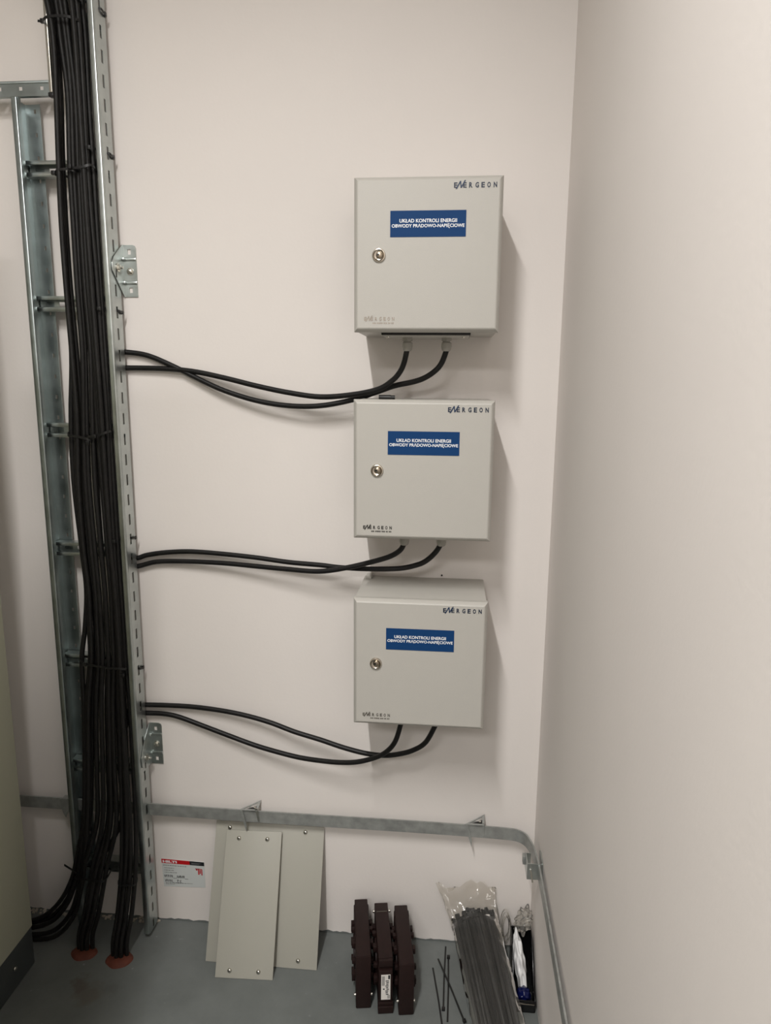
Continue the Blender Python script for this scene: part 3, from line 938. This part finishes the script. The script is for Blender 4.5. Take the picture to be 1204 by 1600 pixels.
scrawl(.03, .24, .56, .66, 5, 1); scrawl(.33, .52, .57, .68, 5, 2); scrawl(.04, .22, .73, .83, 4, 3); scrawl(.33, .43, .73, .83, 2, 4)
pen([(.24, .68), (.32, .685)]); pen([(.52, .69), (.60, .70)]); pen([(.22, .84), (.26, .845)]); pen([(.29, .845), (.45, .85)])
mb.build('handwriting', M_INK, co, smooth=False)
mb = MB()
crect(mb, .80, .835, .27, .34); crect(mb, .845, .875, .26, .50); crect(mb, .885, .91, .30, .46); crect(mb, .92, .945, .28, .52); crect(mb, .78, .93, .265, .29)
mb.build('pictogram', M_RED, co, smooth=False)

# ------------------------------------------------------------------ loose plates leaning on the wall
def plate(bl, br, tl_, tr_, thick, label, inset):
    bl, br, tl_, tr_ = map(Vector, (bl, br, tl_, tr_))
    nrm = (br - bl).cross(tl_ - bl).normalized()           # faces camera (-y, +z)
    if nrm.y > 0:
        nrm = -nrm
    p = empty('cover_plate', (bl + br) / 2)
    tag(p, label, 'metal plate', 'loose grey cover plates')
    X = (br - bl).normalized(); Z = nrm.cross(X); 
    if Z.z < 0: Z = -Z
    w = (br - bl).length; h = ((tl_ - bl).length + (tr_ - br).length) / 2
    mtx = Matrix((X, -nrm, Z)).transposed().to_4x4(); mtx.translation = bl
    MB().box(0, w, 0, thick, 0, h, bevel=.0011, seg=2, mtx=mtx).build('sheet', M_PLATE, p)
    for (fx, fz) in inset:
        q = bl + X * fx * w + Z * fz * h
        b = MB()
        b.lathe([(.0058, 0), (.0058, .0012), (.0045, .0034), (.0026, .0044), (.0, .0046)], q, nrm, 18)
        bo = b.build('bolt', M_BOLT, p)
        MB().lathe([(.0022, 0), (.0022, .0003), (.0, .0003)], q + nrm * .0044, nrm, 6).build('hex_socket', M_BOXIN, bo)
plate((-.406, -.134, .001), (-.106, -.134, .001), (-.405, -.006, .330), (-.1035, -.006, .330), .003, 'wide grey cover plate leaning on the wall behind the narrow one',
      ((.13, .955), (.83, .955), (.83, .055), (.13, .055)))
plate((-.364, -.182, .001), (-.213, -.176, .001), (-.375, -.031, .320), (-.223, -.027, .322), .003, 'narrow grey cover plate leaning in front of the wide plate',
      ((.235, .945), (.745, .945), (.745, .050), (.245, .050)))

# ------------------------------------------------------------------ current transformers on the floor
def transformer(xb, xf, yb_, yf_, w, h, label, kind):
    t = empty('current_transformer', ((xb + xf) / 2 + w / 2, (yb_ + yf_) / 2, 0))
    tag(t, label, 'transformer', 'dark brown current transformers')
    L = yb_ - yf_
    X = Vector((1, (xf - xb) / L * 1.0, 0)).normalized()
    Y = Vector((-(X.y), X.x, 0))
    # local frame: u across the thickness, v from the front to the back, w upwards
    O = Vector((xf, yf_, 0))
    mtx = Matrix((X, Y, Vector((0, 0, 1)))).transposed().to_4x4(); mtx.translation = O
    LL = L / max(.2, Y.y)
    b = MB()
    if kind == 0:
        b.box(0, w, 0, LL, 0, h, bevel=.002, mtx=mtx)
        b.box(-.0025, w + .0025, LL - .035, LL - .014, .006, h - .004, bevel=.002, mtx=mtx)
        b.box(-.0012, w + .0012, -.001, LL - .04, h * .02, h - .0022, bevel=.0012, mtx=mtx)
    else:
        b.box(0, w, .010, LL, 0, h, bevel=.002, mtx=mtx)
        b.box(.001, w - .001, 0, .014, .032, h - .028, bevel=.0015, mtx=mtx)
        b.box(.0005, w - .0005, .004, .014, h - .020, h - .002, bevel=.0015, mtx=mtx)
        b.box(-.001, w + .001, -.004, .014, .0005, .020, bevel=.0015, mtx=mtx)
        b.box(-.0005, w + .0005, -.001, .012, .021, .030, bevel=.001, mtx=mtx)
    b.build('housing', M_BROWN, t)
    if kind == 1:
        MB().box(.004, w - .004, LL - .034, LL - .032, h - .0002, h + .0010, mtx=mtx).build('seam', M_GREYP, t)
    # clamping lugs round the busbar window on both sides
    cv, cw = LL * .52, h * .5
    for s in (0, 1):
        u0, u1 = ((-.0100, .001), (w - .001, w + .0100))[s]
        for k in range(10):
            a = 2 * math.pi * k / 10 + .2
            pv, pw = cv + math.cos(a) * .062, cw + math.sin(a) * .055
            hw = .0075 if k % 2 else .0055
            MB().box(u0, u1, pv - hw, pv + hw, pw - hw, pw + hw, bevel=.0012, mtx=mtx).build('terminal_lug', M_BROWN, t)
        rg = MB()
        o3 = mtx @ Vector((0 if s == 0 else w, cv, cw)); ax_ = (mtx.to_3x3() @ Vector((-1 if s == 0 else 1, 0, 0)))
        rg.lathe([(.046, -.001), (.046, .004), (.042, .005), (.036, .005), (.036, -.001)], o3, ax_, 28, closed=False)
        rg.build('window_rim', M_BROWN, t)
        if kind == 0:
            q = mtx @ Vector((-.001 if s == 0 else w + .001, .012, .030))
        else:
            q = mtx @ Vector((-.001 if s == 0 else w + .001, LL - .026, h - .004))
        MB().lathe([(.0042, 0), (.0042, .004), (.003, .0052), (.0, .0055)], q, ax_, 12).build('terminal_screw', M_BOLT, t)
    if kind == 1:
        lb = MB().box(.0065, w - .0065, -.0006, .0005, .038, .108, mtx=mtx).build('rating_label', M_STICK, t)
        mb = MB()
        r = random.Random(9)
        def lr(u0, u1, w0, w1):
            mb.box(u0, u1, -.0010, -.0004, w0, w1, mtx=mtx)
        lr(w - .012, w - .0075, .096, .1065)
        for k in range(9):
            z_ = .052 + k * .0047
            lr(w * .5 + r.uniform(-.001, .002), w - .010 - r.uniform(0, .003), z_, z_ + .0022)
        for k in range(5):
            lr(.0085 + k * .0014, .0091 + k * .0014, .078, .104)
        lr(.011, .015, .0665, .0695)
        for k in range(5):
            lr(w - .0135 + k * .0013, w - .0130 + k * .0013, .041, .051)
        mb.build('label_print', M_INK, lb, smooth=False)
transformer(-.018, .0125, -.047, -.236, .0345, .150, 'leftmost of the three dark brown current transformers standing by the plates', 0)
transformer(.036, .0675, -.050, -.242, .0355, .146, 'middle dark brown current transformer with a white rating label', 1)
transformer(.090, .1185, -.053, -.244, .0345, .146, 'rightmost of the three dark brown current transformers, nearest the loose cable ties', 0)

# ------------------------------------------------------------------ loose cable ties on the floor
def loose_tie(p, q, z, label, bend=0.0, head_at=1):
    t = empty('loose_cable_tie', (p[0], p[1], 0))
    tag(t, label, 'cable tie', 'loose cable ties on the floor')
    p = Vector((p[0], p[1], z[0])); q = Vector((q[0], q[1], z[1]))
    mid = (p + q) / 2 + Vector((bend, 0, z[2] - (z[0] + z[1]) / 2))
    d = (q - p).normalized(); wv = Vector((-d.y, d.x, 0)) * .0042
    MB().ribbon([p, (p * .5 + mid * .5), mid, (q * .5 + mid * .5), q], wv, .0014, sub=5).build('strap', M_TIE, t)
    h = q if head_at else p
    a = math.atan2(d.y, d.x)
    mt_ = Matrix.Translation(h) @ Matrix.Rotation(a, 4, 'Z')
    MB().box(-.0045, .0045, -.0040, .0040, -.0009, .0048, bevel=.0008, mtx=mt_).build('head', M_TIE, t)
loose_tie((.197, -.094), (.2275, -.285), (.001, .001, .001), 'loose black cable tie on the floor, nearest the transformers', .001)
loose_tie((.230, -.019), (.226, -.217), (.001, .001, .001), 'loose black cable tie on the floor ending in a visible head', -.001)
loose_tie((.210, -.065), (.277, -.247), (.003, .003, .0045), 'loose black cable tie crossing diagonally over the others', .001)
loose_tie((.2365, -.250), (.2375, -.056), (.001, .001, .001), 'loose black cable tie with its head by the wall, next to the bag', .001)

# ------------------------------------------------------------------ clear bag of cable ties leaning on the wall
bag = empty('cable_tie_bag', (.36, -.33, 0))
tag(bag, 'clear plastic bag full of black cable ties leaning on the wall', 'plastic bag')
B0, B1, B2 = Vector((.369, -.352, .018)), Vector((.3015, -.070, .138)), Vector((.279, -.0185, .196))
AX = (B1 - B0).normalized()
SD = (Vector((1, 0, 0)) - AX * AX.x).normalized()
NM = SD.cross(AX).normalized()
if NM.z < 0: NM = -NM
rg = random.Random(21)
mb = MB()
for k in range(110):
    u_ = rg.uniform(-.052, .052); n_ = rg.uniform(-.0125, .0135) * (1 - (abs(u_) / .06) ** 2 * .6)
    L0 = rg.uniform(-.02, .02); ln = (B1 - B0).length
    u2_ = u_ + rg.uniform(-.006, .006)
    p = B0 + AX * (.02 + L0 * .3) + SD * u_ * .92 + NM * n_
    q = B0 + AX * (ln + L0 * .55 + .012 * math.cos(u_ * 30)) + SD * u2_ + NM * (n_ + rg.uniform(-.003, .003))
    if p.z < .006: p.z = .006
    rot = rg.uniform(-.6, .6)
    mb.ribbon([p, (p + q) / 2 + NM * .003, q], (SD * math.cos(rot) + NM * math.sin(rot)) * .0048, .0013, sub=2)
    if rg.random() < .6:
        zax = (q - p).normalized()
        mt_ = Matrix((SD, NM, zax)).transposed().to_4x4(); mt_.translation = q
        mb.box(-.004, .004, -.003, .003, -.004, .004, mtx=mt_)
tb = mb.build('tie_bundle', M_TIE, bag, smooth=False)
tb['kind'] = 'stuff'
# the film: two faces of a flattened sleeve, wrinkled, flaring above the contents
NS, NT = 60, 44
V = []; F = []
def wr(a, b):
    return (math.sin(a * 23 + b * 5.1) * .5 + math.sin(a * 41 - b * 9.7 + 1.3) * .3 + math.sin(a * 9 + b * 17 + .4) * .4)
for i in range(NS):
    s = i / (NS - 1)
    if s < .80:
        c_ = B0.lerp(B1, s / .80)
    else:
        t_ = (s - .80) / .20
        c_ = B1.lerp(B2, t_)
    hw = .062 if s < .8 else lerp(.061, .078, ((s - .8) / .2) ** 1.4)
    hn = .0200 if s < .74 else lerp(.0200, .0070, min(1, (s - .74) / .16))
    if s < .12:
        hn *= .5 + .5 * s / .12
    axl = AX if s < .8 else (B2 - B1).normalized()
    nml = NM if s < .78 else (SD.cross(axl).normalized())
    if nml.z < 0: nml = -nml
    for k in range(NT):
        a = 2 * math.pi * k / NT
        ca, sa = math.cos(a), math.sin(a)
        ex = abs(ca) ** .75 * (1 if ca > 0 else -1); ey = abs(sa) ** .8 * (1 if sa > 0 else -1)
        d_ = wr(s * 1.3, a * .9) * (.0014 if s < .78 else .0030)
        p = c_ + SD * ex * (hw + d_) + nml * (ey * hn + d_)
        if i == NS - 1:
            p += axl * (.012 * math.sin(ex * 4.2 + .5) + .007 * math.sin(ex * 13))
        if s > .9:
            p += axl * (.010 * (-ex) * ((s - .9) / .1))
        p.y = min(p.y, -.004); p.z = max(p.z, .002)
        V.append(p)
for i in range(NS - 1):
    for k in range(NT):
        F.append((i * NT + k, i * NT + (k + 1) % NT, (i + 1) * NT + (k + 1) % NT, (i + 1) * NT + k))
F.append(tuple(range(NT - 1, -1, -1)))
mb = MB(); mb.geo(V, F)
mb.build('film', M_FILM, bag, angle=50)

# ------------------------------------------------------------------ black stacking bin with odds and ends
bn = empty('stacking_bin', (.42, -.12, 0))
tag(bn, 'glossy black open-front storage bin in the corner behind the clear bag', 'bin')
bx0, bx1, bf, bb = .398, .4505, -.205, -.060
side = [(bf, .001), (bb, .001), (bb, .118), (bb - .035, .116), (bf + .035, .045), (bf, .034)]
for s, (a, b_) in enumerate(((bx0, bx0 + .0025), (bx1 - .0025, bx1))):
    MB().prism(side, 'x', a, b_, bevel=.0008).build('side_panel', M_BIN, bn)
MB().box(bx0 + .0025, bx1 - .0025, bf, bb, .001, .004).build('base', M_BIN, bn)
MB().box(bx0 + .0025, bx1 - .0025, bb - .003, bb, .004, .118).build('back_panel', M_BIN, bn)
fl = MB().box(bx0 + .0025, bx1 - .0025, bf, bf + .003, .004, .034, bevel=.0008).build('front_lip', M_BIN, bn)
MB().box(bx0 + .004, bx1 - .003, bf - .0022, bf - .0003, .0245, .0268, bevel=.0008).build('lip_edge', M_CHROME, fl)
for k in range(3):
    MB().box(bx1 - .0055, bx1 - .0026, -.185 + k * .04, -.181 + k * .04, .004, .04 + k * .025).build('inner_rib', M_BIN, bn)
# contents
def crumple(name, c_, rx, ry, rz, seed, m_, rot=(0, 0, 0), amp=.18, seg=22):
    b = bmesh.new()
    bmesh.ops.create_icosphere(b, subdivisions=5, radius=1)
    r = random.Random(seed)
    ph = [r.uniform(0, 6) for _ in range(6)]
    for v in b.verts:
        n_ = v.co.normalized()
        d_ = 1 + amp * (math.sin(n_.x * 7 + ph[0]) * math.sin(n_.z * 6 + ph[1]) + .6 * math.sin(n_.y * 11 + ph[2] + n_.z * 5) + .4 * math.sin(n_.z * 15 + ph[3]))
        v.co = Vector((n_.x * rx, n_.y * ry, n_.z * rz)) * d_
    from mathutils import Euler
    mt_ = Matrix.Translation(c_) @ Euler(rot).to_matrix().to_4x4()
    mb_ = MB(); mb_._merge(b, mt_)
    return mb_.build(name, m_, angle=70)
o = crumple('foil_packet', (.4235, -.178, .027), .0175, .018, .017, 3, M_BLUEP, amp=.06)
tag(o, 'shiny dark blue packet inside the black bin', 'packet')
o = crumple('white_plastic_bag', (.4165, -.128, .070), .0135, .028, .069, 5, M_PAPER, rot=(-.52, -.10, .1), amp=.11)
tag(o, 'crumpled white plastic bag sticking up out of the black bin', 'plastic bag')
o = crumple('clear_wrapper', (.4310, -.062, .138), .0185, .024, .034, 9, M_CLEAR, rot=(0, .3, 0), amp=.2)
tag(o, 'crumpled clear wrapper on the wall side of the black bin', 'wrapper')
tw = MB()
rw = random.Random(4)
P = []
for k in range(60):
    a = k / 60 * 2 * math.pi * 6
    P.append((.387 + .011 * math.cos(a) + .003 * math.sin(a * .33), -.038 - .014 * math.sin(a * .5), .092 + .042 * math.sin(a + .2 * math.cos(a * .37)) + .004 * math.sin(a * .21)))
o = tw.tube(P, .0010, seg=6, sub=3).build('clear_tubing', M_CLEAR)
tag(o, 'tangled coil of thin clear tubing between the bag of ties and the bin', 'tubing')
